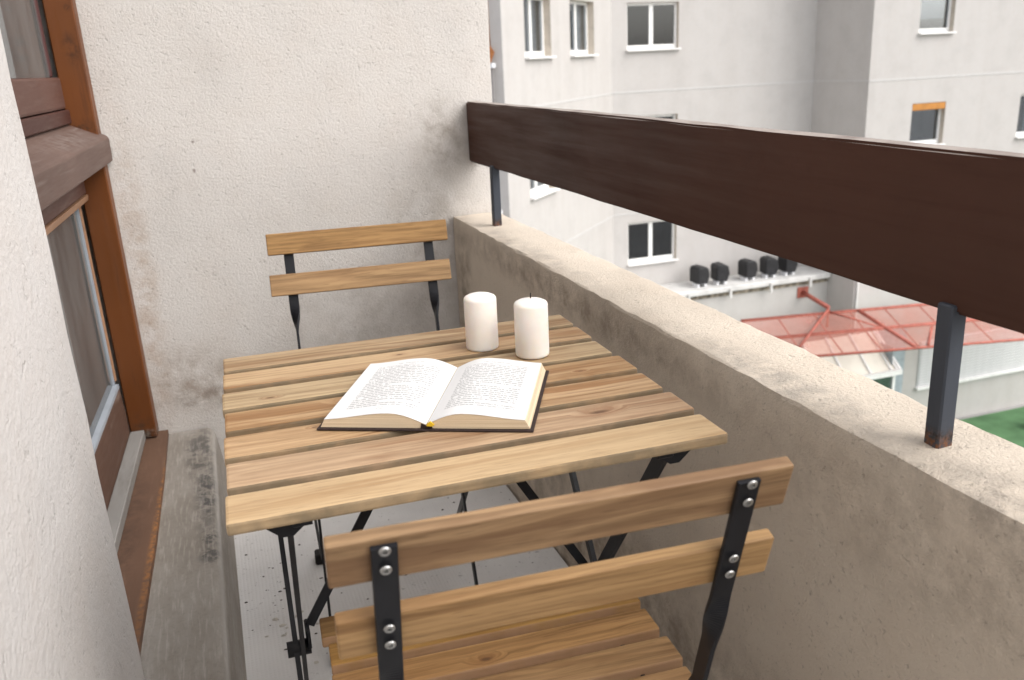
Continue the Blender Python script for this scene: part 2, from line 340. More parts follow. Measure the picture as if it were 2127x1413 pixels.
def glass(name, tint=(.85, .88, .88), refl=1.0, gcol=(.95, .96, .97), dust=0):
    m = NT(name); t = m.t
    tr = m.n('ShaderNodeBsdfTransparent', {'Color': (*tint, 1)}); gl = m.n('ShaderNodeBsdfGlossy', {'Color': (*gcol, 1), 'Roughness': .03})
    fr = m.n('ShaderNodeFresnel', {'IOR': 1.5}).outputs[0]
    fr = m.math('MINIMUM', m.math('MULTIPLY', m.math('ADD', fr, .03), 1.15 * refl), 1.0)
    mx = m.n('ShaderNodeMixShader', {0: fr, 1: tr.outputs[0], 2: gl.outputs[0]})
    if dust:
        df = m.n('ShaderNodeBsdfDiffuse', {'Color': (.42, .41, .39, 1)})
        mx = m.n('ShaderNodeMixShader', {0: m.ramp(m.noise(m.obj((1, 1, .3)), 9, 5, .6), [(.3, dust * .5), (.7, dust * 1.4)]), 1: mx.outputs[0], 2: df.outputs[0]})
    m.link(mx.outputs[0], m.out.inputs[0]); return m.m
M['glass'] = glass('window_glass', gcol=(.80, .84, .88), dust=.20)
M['glass_far'] = glass('far_window_glass', (.75, .78, .80), .6)

def mesh_roof():
    m = NT('red_wire_mesh', .5); v = m.obj((1, 1, 1))
    ch = m.noise(v, 1.4, 3)
    tr = m.n('ShaderNodeBsdfTransparent'); df = m.n('ShaderNodeBsdfDiffuse', {'Color': (.43, .175, .135, 1)})
    mx = m.n('ShaderNodeMixShader', {0: m.ramp(ch, [(.3, .42), (.7, .60)]), 1: tr.outputs[0], 2: df.outputs[0]})
    m.link(mx.outputs[0], m.out.inputs[0]); return m.m
M['mesh'] = mesh_roof()

def floor_mat():
    m = NT('balcony_floor_coating', .6, .3); v = m.obj()
    ck = m.voro(m.n('ShaderNodeMapping', {'Vector': v, 'Scale': (1, 1, 0)}).outputs[0], 125, rnd=.12)
    b = m.noise(v, 3.2, 5, .6)
    c = m.ramp(b, [(.3, (.56, .545, .53)), (.7, (.70, .69, .675))])
    sp = m.ramp(m.noise(v, 95, 3, .7), [(.64, 0), (.69, 1)])
    cl = m.ramp(m.noise(v, 5, 4, .6), [(.45, 0), (.6, 1)])
    c = m.mix(m.math('MULTIPLY', m.math('MULTIPLY', sp, cl), .6), c, (.035, .028, .024))
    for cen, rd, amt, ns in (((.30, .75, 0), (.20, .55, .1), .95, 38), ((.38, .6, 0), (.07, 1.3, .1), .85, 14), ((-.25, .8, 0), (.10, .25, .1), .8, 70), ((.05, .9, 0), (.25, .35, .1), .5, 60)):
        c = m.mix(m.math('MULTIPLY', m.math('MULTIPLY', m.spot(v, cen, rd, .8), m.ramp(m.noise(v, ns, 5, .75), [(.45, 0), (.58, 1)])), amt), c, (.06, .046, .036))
    m.color(c); m.bump(m.ramp(ck, [(.25, 1), (.5, 0)]), .22, .0015); m.bump(m.noise(v, 20, 3), .15, .003)
    return m.m
M['floor'] = floor_mat()

def ledge_mat():
    m = NT('grey_threshold_concrete', .75, .25); v = m.obj()
    b = m.noise(m.n('ShaderNodeMapping', {'Vector': v, 'Scale': (5, 1.6, 5)}).outputs[0], 1.0, 6, .65)
    c = m.ramp(b, [(.28, (.185, .160, .132)), (.5, (.285, .258, .226)), (.72, (.39, .368, .34))])
    fine = m.noise(v, 130, 3, .6)
    c = m.mix(m.math('MULTIPLY', m.ramp(fine, [(.5, 0), (.7, 1)]), .2), c, (.12, .105, .09))
    for cen, rd, amt, ns in (((-.375, 1.27, .15), (.055, .24, .05), .8, 24), ((-.365, 1.0, .15), (.04, .3, .05), .6, 45), ((-.362, 1.02, .15), (.03, .20, .05), .95, 34), ((-.36, .78, .15), (.03, .06, .05), .9, 50), ((-.36, .70, .15), (.035, .05, .04), .9, 44)):
        c = m.mix(m.math('MULTIPLY', m.math('MULTIPLY', m.spot(v, cen, rd, .7), m.ramp(m.noise(v, ns, 6, .75), [(.47, 0), (.53, 1)])), amt * .8), c, (.055, .053, .053))
    ed = m.spot(v, (-.338, .3, .145), (.012, 3, .02), .8)
    c = m.mix(m.math('MULTIPLY', ed, .55), c, (.46, .44, .41))
    c = m.mix(m.math('MULTIPLY', m.ramp(m.noise(m.n('ShaderNodeMapping', {'Vector': v, 'Scale': (160, 14, 160)}).outputs[0], 1.0, 4, .6), [(.52, 0), (.66, 1)]), .30), c, (.50, .46, .41))
    m.color(c); m.bump(m.noise(v, 60, 4), .25, .003)
    return m.m
M['ledge'] = ledge_mat()

def candle_mat():
    m = NT('white_candle_wax', .42, .4); v = m.obj()
    m.color(m.ramp(m.noise(v, 30, 3), [(.3, (.80, .755, .70)), (.7, (.86, .82, .77))]))
    m.b.inputs['Subsurface Weight'].default_value = .6; m.b.inputs['Subsurface Radius'].default_value = (.012, .008, .005); m.b.inputs['Subsurface Scale'].default_value = 1.0
    return m.m
M['wax'] = candle_mat()
M['wick'] = plain('wick_cotton', (.03, .026, .024), .9)

def page_mat():
    m = NT('printed_page', .75, .2)
    uv = m.n('ShaderNodeTexCoord').outputs['UV']; sx = m.n('ShaderNodeSeparateXYZ', {0: uv}); u, v = sx.outputs[0], sx.outputs[1]
    rows = 31.0
    rr = m.math('MULTIPLY', v, rows); ri = m.math('FLOOR', rr); rf = m.math('FRACT', rr)
    line = m.math('MULTIPLY', m.math('GREATER_THAN', rf, .28), m.math('LESS_THAN', rf, .74))
    wv = m.n('ShaderNodeCombineXYZ', {0: m.math('MULTIPLY', u, 17.0), 1: m.math('MULTIPLY', ri, 7.31), 2: 0.0}).outputs[0]
    word = m.math('GREATER_THAN', m.n('ShaderNodeTexVoronoi', {'Vector': wv, 'Scale': 1.0}, feature='DISTANCE_TO_EDGE').outputs['Distance'], .045)
    gv = m.n('ShaderNodeCombineXYZ', {0: m.math('MULTIPLY', u, 150.0), 1: m.math('MULTIPLY', v, rows * 3.0), 2: 0.0}).outputs[0]
    gl = m.math('GREATER_THAN', m.noise(gv, 1.0, 1), .44)
    # body, short last lines of paragraphs, a header and a page number
    rnd = m.n('ShaderNodeTexWhiteNoise', {'W': ri}, noise_dimensions='1D').outputs[0]
    right = m.math('SUBTRACT', .86, m.math('MULTIPLY', m.math('GREATER_THAN', rnd, .84), m.math('MULTIPLY', rnd, .45)))
    body = m.math('MULTIPLY', m.math('MULTIPLY', m.math('GREATER_THAN', u, .15), m.math('LESS_THAN', u, right)), m.math('MULTIPLY', m.math('GREATER_THAN', v, .139), m.math('LESS_THAN', v, .889)))
    head = m.math('MULTIPLY', m.math('MULTIPLY', m.math('GREATER_THAN', u, .36), m.math('LESS_THAN', u, .66)), m.math('MULTIPLY', m.math('GREATER_THAN', v, .917), m.math('LESS_THAN', v, .944)))
    foot = m.math('MULTIPLY', m.math('MULTIPLY', m.math('GREATER_THAN', u, .47), m.math('LESS_THAN', u, .54)), m.math('MULTIPLY', m.math('GREATER_THAN', v, .083), m.math('LESS_THAN', v, .111)))
    area = m.math('MAXIMUM', m.math('MAXIMUM', body, head), foot)
    ink = m.math('MULTIPLY', m.math('MULTIPLY', area, line), m.math('MULTIPLY', word, m.math('ADD', m.math('MULTIPLY', gl, .22), .36)))
    m.color(m.mix(m.math('MULTIPLY', ink, .9), (.68, .675, .668), (.03, .03, .035)))
    m.bump(m.noise(m.obj(), 25, 2), .1, .001)
    return m.m
M['page'] = page_mat()
def pageedge_mat():
    m = NT('page_edges', .8, .15); v = m.obj((3, 3, 1500))
    m.color(m.ramp(m.noise(v, 1.0, 2), [(.3, (.50, .375, .235)), (.65, (.76, .64, .47))]))
    m.bump(m.noise(v, 1.0, 2), .35, .0008); return m.m
M['edges'] = pageedge_mat()
M['cover'] = plain('dark_brown_cloth', (.035, .022, .020), .7, .25, var=.15, scale=200)
M['ribbon'] = plain('yellow_ribbon', (.72, .48, .03), .5, .3)
def ground_mat():
    m = NT('courtyard_paving', .9, .1); v = m.obj()
    m.color(m.ramp(m.noise(v, .35, 5), [(.3, (.26, .25, .24)), (.7, (.36, .35, .34))])); return m.m
M['ground'] = ground_mat()
M['green'] = plain('green_play_surface', (.10, .20, .095), .85, .15, var=.12, scale=1.2)
M['litter'] = plain('dry_litter', (.05, .035, .025), .9, .1, var=.3, scale=90)
M['pale_litter'] = plain('pale_scrap', (.5, .47, .42), .9, .1)

# ------------------------------------------------------------------ balcony shell
YW, XW = 1.45, -0.475
end_wall = tag(rough_box('end_wall', (-.85, YW, -.30), (.553, YW + .20, 3.40), M['plaster'], step=.09, amp=.0012, bevel=.005), 'cream rough plaster wall closing the far end of the balcony', 'wall')
pier = tag(rough_box('house_pier', (-.95, -4.0, -.30), (-.472, .322, 2.10), M['pier_plaster'], step=.10, amp=.0018, bevel=.007), 'pale plaster pier close to the camera beside the brown window', 'wall')
structure(box2('partition_wall', (-.95, -3.2, -.30), (.553, -3.05, 2.552), M['pier_plaster']))
pier.rotation_euler = (0, rad(-.9), 0)
lintel = structure(box2('window_lintel', (-.95, -4.0, 2.104), (-.474, YW - .003, 3.40), M['pier_plaster']))
slab = structure(box2('balcony_floor', (-.95, -4.0, -.28), (.405, YW - .002, 0.0), M['floor']))
parapet = tag(rough_box('parapet', (.411, -4.0, -.32), (.551, YW - .003, .687), M['parapet_plaster'], step=.035, amp=.0016, bevel=.006), 'low beige rendered parapet wall under the brown rail board', 'parapet')

prof = [(-.62, -.004), (-.62, .135), (-.470, .150), (-.356, .150), (-.347, .147), (-.340, .139), (-.336, .127), (-.322, .02), (-.318, -.004)]
ledge = tag(prism('threshold_ledge', prof, -4.0, YW - .004, M['ledge']), 'grey stained concrete ledge running along below the window', 'ledge')

# railing: one board on square posts
railing = empty('railing', 'dark brown board rail on anthracite posts above the parapet', 'railing')
bm = bmesh.new(); bmesh.ops.create_cube(bm, size=1)
bmesh.ops.scale(bm, vec=(.034, 5.447, .168), verts=bm.verts[:]); bmesh.ops.translate(bm, vec=(.489, -4.0 + 5.447 / 2, .9258), verts=bm.verts[:])
bmesh.ops.bevel(bm, geom=bm.edges[:], offset=.003, segments=2, affect='EDGES')
for k in range(1, 60):
    bmesh.ops.bisect_plane(bm, geom=bm.verts[:] + bm.edges[:] + bm.faces[:], plane_co=(0, -4 + 5.447 * k / 60, 0), plane_no=(0, 1, 0))
rng = random.Random(5)
for v in bm.verts: v.co.z += rng.uniform(-.0009, .0009) + .0015 * math.sin(v.co.y * 2.1); v.co.x += rng.uniform(-.0006, .0006)
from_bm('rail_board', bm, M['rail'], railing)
for y in (1.222, -.372, -1.96, -3.5):
    box2('post', (.465, y - .011, .684), (.487, y + .011, .850), M['post_blue'], railing, bevel=.002)
    # give post material its own base coordinates
for o in railing.children:
    if o.name.startswith('post'):
        c = o.location.copy()
        me = o.data.copy(); o.data = me
        me.transform(Matrix.Translation((0, 0, c.z))); o.location = (c.x, c.y, 0)
for y in (1.222, -.372):
    box2('mounting_plate', (.463, y - .020, .845), (.4718, y + .020, .8452 + .0), M['post_blue'], railing) if False else None

# ------------------------------------------------------------------ brown window (local: x outwards, y towards the end wall)
win = empty('balcony_window', 'brown timber window with orange post, transom and two glazed panes', 'window', (XW, YW - .006, 0), rad(-2.5))
win.rotation_euler = (0, rad(-.9), rad(-2.5))
L0 = -1.20
box2('jamb_post', (-.072, -.055, .168), (-.006, -.001, 2.10), M['varnish'], win, bevel=.003)
box2('jamb_post', (-.080, L0, .168), (-.016, L0 + .055, 2.10), M['varnish'], win, bevel=.003)
prism('transom', [(.009, .917), (.010, .974), (.004, .982), (-.078, 1.020), (-.11, 1.020), (-.11, .895), (-.03, .905)], L0, -.0015, M['transom'], win, bevel=.003)
box2('frame_rail', (-.125, L0 + .056, 1.018), (-.060, -.0555, 1.052), M['darkred'], win, bevel=.003)
box2('upper_sash_rail', (-.115, L0 + .056, 1.054), (-.066, -.0560, 1.128), M['redbrown'], win, bevel=.006, seg=2)
box2('upper_sash_stile', (-.115, -.078, 1.1285), (-.080, -.0560, 2.08), M['purple'], win, bevel=.006, seg=2)
box2('upper_glass', (-.088, L0 + .06, 1.129), (-.084, -.0785, 2.08), M['glass'], win)
box2('lower_sash_rail', (-.115, L0 + .056, .845), (-.060, -.0560, .893), M['redbrown'], win, bevel=.004)
prism('glazing_bead', [(-.090, .829), (-.058, .829), (-.056, .8445), (-.090, .8445)], L0 + .056, -.0565, M['lightwood'], win, bevel=.003)
box2('glazing_bead', (-.098, -.068, .345), (-.078, -.0560, .8285), M['lightwood'], win, bevel=.004)
box2('gasket', (-.093, -.076, .338), (-.083, -.0685, .828), M['gasket'], win)
box2('gasket', (-.093, L0 + .06, .330), (-.074, -.0690, .340), M['gasket'], win)
box2('lower_glass', (-.092, L0 + .06, .3405), (-.088, -.0765, .829), M['glass'], win)
prism('lower_rail', [(-.12, .166), (-.073, .166), (-.073, .245), (-.076, .322), (-.082, .3295), (-.12, .3295)], L0 + .056, -.0565, M['flaking'], win, bevel=.003)
box2('aluminium_strip', (-.0725, L0 + .06, .168), (-.036, -.0580, .196), M['alu'], win, bevel=.002)
bm = bmesh.new()
pv = [(-.13, 0), (.017, 0), (.028, -.30), (.036, -.65), (.039, -1.13), (-.13, -1.13)]
top = [bm.verts.new((x, y - .001, .1672 if x < -.1 else .164)) for x, y in pv]; bot = [bm.verts.new((x, y - .001, .10)) for x, y in pv]
bm.faces.new(top); bm.faces.new(bot[::-1])
for i in range(6): bm.faces.new((top[i], bot[i], bot[(i + 1) % 6], top[(i + 1) % 6]))
from_bm('sill_board', bm, M['sill'], win)
for o in win.children:
    if o.name.startswith('jamb_post'):
        o.data.transform(Matrix.Translation(o.location)); o.location = (0, 0, 0)
# a dim room behind the window
rb = bmesh.new(); bmesh.ops.create_cube(rb, size=1); bmesh.ops.scale(rb, vec=(3.0, 5.6, 2.55), verts=rb.verts[:])
for fc in [f for f in rb.faces if f.normal.x > .9]: bmesh.ops.delete(rb, geom=[fc], context='FACES')
room = from_bm('room_interior', rb, M['room'], None, (-2.455, -1.2, 1.275)); structure(room)

# ------------------------------------------------------------------ folding chair
def twisted_upright(mat):
    # flat bar, broad side to the back, twisted a quarter turn below the lower slat, then raked to the front foot
    path = []
    P0, P1, P2 = Vector((0, 0.005, .782)), Vector((0, .086, .520)), Vector((0, .405, .012))
    for k in range(5): path.append((P0.lerp(P1, k / 4 * .50), 0.0))
    for k in range(1, 25): path.append((P0.lerp(P1, .50 + .27 * k / 24), k / 24))
    for k in range(1, 5): path.append((P0.lerp(P1, .77 + .21 * k / 4), 1.0))
    for k in range(1, 9): path.append((P1.lerp(P2, .03 + .97 * k / 8), 1.0))
    bm = bmesh.new(); rings = []
    for i, (p, tw) in enumerate(path):
        a_ = path[max(0, i - 1)][0]; b_ = path[min(len(path) - 1, i + 1)][0]
        z = (b_ - a_).normalized(); x = Vector((1, 0, 0)); y = z.cross(x)
        sm = tw * tw * (3 - 2 * tw); q = sm * math.pi / 2
        ex = x * math.cos(q) + y * math.sin(q); ey = -x * math.sin(q) + y * math.cos(q)
        w, t = .0102, .0026
        pts = [(w, t * .5), (w * .93, t), (-w * .93, t), (-w, t * .5), (-w, -t * .5), (-w * .93, -t), (w * .93, -t), (w, -t * .5)]
        rings.append([bm.verts.new(p + ex * a2 + ey * b2) for a2, b2 in pts])
    for A, B in zip(rings, rings[1:]):
        for k in range(8): bm.faces.new((A[k], A[(k + 1) % 8], B[(k + 1) % 8], B[k]))
    bm.faces.new(rings[0][::-1]); bm.faces.new(rings[-1])
    bmesh.ops.recalc_face_normals(bm, faces=bm.faces[:])
    me = bpy.data.meshes.new('upright'); bm.to_mesh(me); bm.free(); me.materials.append(mat); return me
UP = twisted_upright(M['steel'])
def screw_mesh():
    bm = bmesh.new(); n = 14; prof = [(.0046, 0), (.0046, .0006), (.0040, .0014), (.0019, .0018), (.0014, -.0012), (0, -.0012)]
    rings = []
    for r, z in prof:
        rings.append([bm.verts.new((0, 0, z))] if r == 0 else [bm.verts.new((r * math.cos(2 * math.pi * k / n), r * math.sin(2 * math.pi * k / n), z)) for k in range(n)])
    for A, B in zip(rings, rings[1:]):
        for k in range(n):
            if len(B) == 1: bm.faces.new((A[k], A[(k + 1) % n], B[0]))
            else: bm.faces.new((A[k], A[(k + 1) % n], B[(k + 1) % n], B[k]))
    me = bpy.data.meshes.new('screw'); bm.to_mesh(me); bm.free(); me.materials.append(M['screw']); return me
SCREW = screw_mesh()
LEAN = .315
def make_chair(label, group):
    t = empty('folding_chair', label, 'chair', group=group)
    q = Euler((LEAN - 0.0, 0, 0))
    for s0, dx in ((.000, 0.0), (.087, .002)):
        s = s0 + .0225
        yy = s * math.sin(LEAN); zz = .79 - s * math.cos(LEAN)
        o = box('back_slat', (.385, .013, .045), (dx, yy + .0085, zz), M['back_wood'], t, bevel=.0022, seg=2)
        o.rotation_euler = (LEAN, 0, 0); o['tint'] = (-.06, -.05, -.06) if s0 == 0 else (.04, -.01, .01)
    for sx in (-.150, .150):
        u = link('upright', UP, None, t, (sx, -.003, 0))
        for s in (.011, .031, .098, .118):
            o = link('screw', SCREW, None, u, (0, .002 + s * math.tan(.297) * math.cos(LEAN) - .0052, .795 - s * math.cos(LEAN) - .004))
            o.rotation_euler = (math.pi / 2 + .297, 0, 0)
    for sx in (-.158, .158):
        bar('rear_leg', (sx, .425, .425), (sx, .012, .012), .018, .005, M['steel'], t)
        bar('seat_rail', (sx * .93, .425, .427), (sx * .93, .145, .432), .018, .005, M['steel'], t)
        box('foot_cap', (.024, .036, .026), (sx - math.copysign(.004, sx) * -1, .008, .013), M['rubber'], t, bevel=.004)
        box('foot_cap', (.016, .030, .022), (sx * .95, .404, .011), M['rubber'], t, bevel=.004)
    tube('crossbar', (-.156, .405, .418), (.156, .405, .418), .005, M['steel'], t)
    for k in range(5):
        o = box('seat_slat', (.392, .0445, .015), ((-.006, .001, .0, .002, -.002)[k], .4095 - k * .0592, .4430 + (.0, .001, .0005, .0, .001)[k]), M['chair_wood'], t, bevel=.0025, seg=2)
        if k == 1: o['knot_one'] = (.145, .004, .0045)
        if k == 2: o['knot_one'] = (-.02, -.01, .004)
        o['tint'] = ((-.1, -.12, -.15), (-.05, -.10, -.12), (.06, .04, .0), (-.06, -.08, -.1), (.04, .0, .0))[k]
    return t
def copy_tree(o, parent=None):
    c = o.copy(); COL.objects.link(c); c.parent = parent
    for ch in o.children: copy_tree(ch, c)
    return c
near = make_chair('folding wooden chair in the foreground with its screwed backrest towards us', 'folding chairs at the balcony table')
near.location = (-.023, -.519, 0); near.rotation_euler = (0, 0, -.056)
far = copy_tree(near)
far['label'] = 'folding wooden chair behind the table against the plaster wall'
far.location = (.034, .832, 0); far.rotation_euler = (0, 0, math.pi - .087)

# ------------------------------------------------------------------ table
table = empty('folding_table', 'square folding table of seven wooden boards on black crossed legs', 'table', (-.004, .006, 0), -.020)
for k in range(7):
    y = .244 - k * .0813
    o = box('slat', (.554, .0652, .014), ((.002, .001, -.001, .0015, -.0005, .001, -.001)[k], y, .693 + (.0, .0004, -.0003, .0005, 0, .0003, 0)[k]), M['table_wood'], table, bevel=.0032, seg=2)
    o['tint'] = ((-.06, -.08, -.10), (.04, .05, .06), (-.02, .02, .0), (-.10, -.16, -.20), (.08, .08, .10), (.02, -.02, -.05), (.06, .06, .16))[k]
    if k == 5: o['knot_one'] = (.012, .012, .0035); o['knot_two'] = (.165, .004, .0055)
    if k == 3: o['knot_one'] = (-.12, .014, .0050); o['knot_two'] = (.20, -.01, .002)
    if k == 2: o['knot_one'] = (-.215, -.012, .0028)
    if k == 1: o['knot_one'] = (-.02, .012, .003)
    if k == 4: o['knot_one'] = (-.17, .02, .002)
for sx in (-.205, .205):
    box('support_rail', (.020, .52, .012), (sx, 0, .680), M['steel'], table, bevel=.001)
    s = 1 if sx > 0 else -1
    bar('leg', (sx + s * .013, -.235, .674), (sx + s * .013, .245, .018), .020, .006, M['steel'], table)
    bar('leg', (sx + s * .022, .235, .674), (sx + s * .022, -.245, .018), .014, .007, M['steel'], table)
    lp = tube('pivot', (sx + s * .002, .002, .352), (sx + s * .034, .002, .352), .011, M['steel'], table, n=12)
    box('pivot_plate', (.006, .034, .030), (sx + s * .004, .0, .372), M['steel'], table, bevel=.002)
    bar('brace', (sx, .002, .385), (s * .030, .002, .676), .013, .004, M['steel'], table, side=(0, 1, 0))
    for yy in (-.248, .248):
        prism('corner_bracket', [(sx - s * .02, .6855), (sx + s * .050, .6855), (sx + s * .022, .661), (sx + s * .010, .661)], yy - .003, yy + .003, M['steel'], table)
        box('foot_cap', (.022, .030, .024), (sx + s * .016, yy, .012), M['rubber'], table, bevel=.004)

# ------------------------------------------------------------------ candles
def candle(x, y, r, h, wick, label):
    prof = [(r * .90, 0), (r * .985, .0012), (r, .004), (r, h - .011), (r * .985, h - .008), (r * .92, h - .0055), (r * .72, h - .003), (r * .4, h - .0012), (r * .12, h), (0, h)]
    o = lathe('candle', prof, M['wax'], None, (x, y, .7005)); tag(o, label, 'candle', 'white pillar candles on the table')
    if wick: tube('wick', (0, 0, h - .002), (.0006, 0, h + .008), .0009, M['wick'], o, 6)
    else: tube('wick', (0, 0, h - .002), (.0004, 0, h + .0016), .0008, M['wax'], o, 6)
candle(.105, .157, .0248, .0865, False, 'white pillar candle without visible wick, left of its twin')
candle(.162, .090, .0250, .0865, True, 'white pillar candle with a dark upright wick, nearer the parapet')

# ------------------------------------------------------------------ open book
book = empty('open_book', 'open hardback book with dark cover and printed pages on the table', 'book', (-.0525, -.1245, .7005), rad(-26.2))
PH = .205
def sheet(name, s, prof, y0, y1, mat, closed, uv=False, skew=0.0):
    bm = bmesh.new(); ul = bm.loops.layers.uv.new('UVMap') if uv else None
    ny = 2
    rows = [[bm.verts.new((s * x, yy, z)) for x, z in prof] for yy in (y0, y1)]
    n = len(prof)
    if closed:
        bm.faces.new(rows[0]); bm.faces.new(rows[1][::-1])
        rng_ = range(n)
    else: rng_ = range(n - 1)
    Ls = [0.0]
    for (x0, z0), (x1, z1) in zip(prof, prof[1:]): Ls.append(Ls[-1] + math.hypot(x1 - x0, z1 - z0))
    for i in rng_:
        j = (i + 1) % n
        f = bm.faces.new((rows[0][i], rows[0][j], rows[1][j], rows[1][i]))
        if uv:
            for lp, (a_, b_) in zip(f.loops, ((Ls[i], 0), (Ls[j], 0), (Ls[j], 1), (Ls[i], 1))):
                uu = a_ / Ls[-1]; uu = uu if s > 0 else 1 - uu
                lp[ul].uv = (uu, b_)
    return from_bm(name, bm, mat, book, smooth=False)
for s, hb, ho, PW in ((-1, .0215, .0130, .126), (1, .0215, .0140, .119)):
    topc = []
    for k in range(15):
        t = k / 14; x = .0004 + (PW - .0004) * t
        z = .0075 + (hb - .0075) * math.sin(min(1, t / .36) * math.pi / 2) if t < .36 else ho + (hb - ho) * (0.5 + 0.5 * math.cos((t - .36) / .64 * math.pi * .92)) 
        topc.append((x, z))
    blk = topc + [(PW + .0055, .0032), (.012, .0030), (.0004, .0035)]
    o = sheet('page_block', s, blk, .0025, .0025 + PH, M['edges'], True)
    o = sheet('page', s, [(x, z + .0005) for x, z in topc], .002, .0022 + PH, M['page'], False, uv=True)
    for p in o.data.polygons: p.use_smooth = True
    for dy, dz in ((.0008, .0),):
        pass
    box('cover', (PW + .0065, .212, .0026), (s * (PW / 2 + .0065), .1045, .0015), M['cover'], book, bevel=.0008)
box('spine', (.012, .211, .0022), (0, .1045, .0011), M['cover'], book, bevel=.0006)
prism('headband', [(-.0075, .0028), (.0075, .0028), (.006, .0095), (.0, .0065), (-.006, .0095)], .0018, .0024, M['cover'], book)
prism('ribbon', [(.0008, .0070), (.0085, .0066), (.0105, .0085), (.0055, .0128), (.002, .0105)], -.0008, .0016, M['ribbon'], book)

# ------------------------------------------------------------------ litter on the floor (nobody could count it)
def litter(name, n, seed, regions, mat, smin, smax, label):
    rng = random.Random(seed); bm = bmesh.new()
    for _ in range(n):
        cx, cy, rx, ry = rng.choice(regions)
        x = rng.gauss(cx, rx); y = rng.gauss(cy, ry)
        if not (-.31 < x < .40 and -1.5 < y < 1.43): continue
        s = smin + (smax - smin) * rng.random() ** 2.5; a0 = rng.random() * 6.28; k = rng.randint(4, 6); el = rng.uniform(.4, 1)
        vs_ = [bm.verts.new((x + s * math.cos(a0 + 6.283 * i / k) * rng.uniform(.6, 1), y + el * s * math.sin(a0 + 6.283 * i / k) * rng.uniform(.6, 1), .0008)) for i in range(k)]
        tp = bm.verts.new((x, y, .0008 + s * rng.uniform(.15, .5)))
        for i in range(k): bm.faces.new((vs_[i], vs_[(i + 1) % k], tp))
    o = from_bm(name, bm, mat); o['kind'] = 'stuff'; o['label'] = label
litter('floor_debris', 300, 4, [(-.22, .75, .05, .10), (.25, .8, .09, .35), (.36, .6, .03, .6), (-.05, .95, .2, .25), (-.15, .3, .1, .3), (.1, .6, .18, .4)], M['litter'], .001, .0065, 'dark crumbs and bits of dry leaf on the balcony floor')
litter('pale_debris', 26, 9, [(-.225, .60, .02, .03), (-.2, .4, .06, .15)], M['pale_litter'], .0012, .011, 'pale paint flakes on the balcony floor')

# ------------------------------------------------------------------ courtyard and neighbour building
GZ = -11.75
bm = bmesh.new(); bmesh.ops.create_grid(bm, x_segments=2, y_segments=2, size=600)
structure(from_bm('courtyard_ground', bm, M['ground'], None, (0, 0, GZ)))
bm = bmesh.new()
bm.faces.new([bm.verts.new(p) for p in ((12, 12, 0), (60, 12, 0), (60, 21.6, 0), (12, 21.6, 0))])
structure(from_bm('green_play_court', bm, M['green'], None, (0, 0, GZ + .006)))

bld = empty('apartment_building', 'white rendered apartment building with angled wings across the courtyard', 'building')
def facade(p0, p1, z0, z1, openings, depth, name='wall'):
    # rendered wall sheet with real openings and reveals; openings (u0,u1,za,zb)
    p0 = Vector(p0); p1 = Vector(p1); d = (p1 - p0); Lw = d.length; d.normalize(); nrm = Vector((d.y, -d.x))
    def pt(u, z, k=0.0): return (p0.x + d.x * u - nrm.x * k, p0.y + d.y * u - nrm.y * k, z)
    us = sorted({0.0, Lw} | {o[0] for o in openings} | {o[1] for o in openings}); zs = sorted({z0, z1} | {o[2] for o in openings} | {o[3] for o in openings})
    bm = bmesh.new(); V = {}
    def vv(u, z, k=0.0):
        key = (round(u, 4), round(z, 4), k)
        if key not in V: V[key] = bm.verts.new(pt(u, z, k))
        return V[key]
    for a_, b_ in zip(us, us[1:]):
        for c_, e_ in zip(zs, zs[1:]):
            um, zm = (a_ + b_) / 2, (c_ + e_) / 2
            if any(o[0] < um < o[1] and o[2] < zm < o[3] for o in openings): continue
            bm.faces.new((vv(a_, c_), vv(b_, c_), vv(b_, e_), vv(a_, e_)))
    me = bpy.data.meshes.new(name); bm.to_mesh(me); bm.free()
    w = link(name, me, M['facade'], bld)
    for (a_, b_, c_, e_) in openings:
        rm = bmesh.new()
        q = [rm.verts.new(pt(*x)) for x in ((a_, c_, 0), (b_, c_, 0), (b_, e_, 0), (a_, e_, 0), (a_, c_, depth), (b_, c_, depth), (b_, e_, depth), (a_, e_, depth))]
        for i in range(4): rm.faces.new((q[i], q[(i + 1) % 4], q[4 + (i + 1) % 4], q[4 + i]))
        from_bm('reveal', rm, M['reveal'], w)
    ang = math.atan2(d.y, d.x)
    return pt, ang
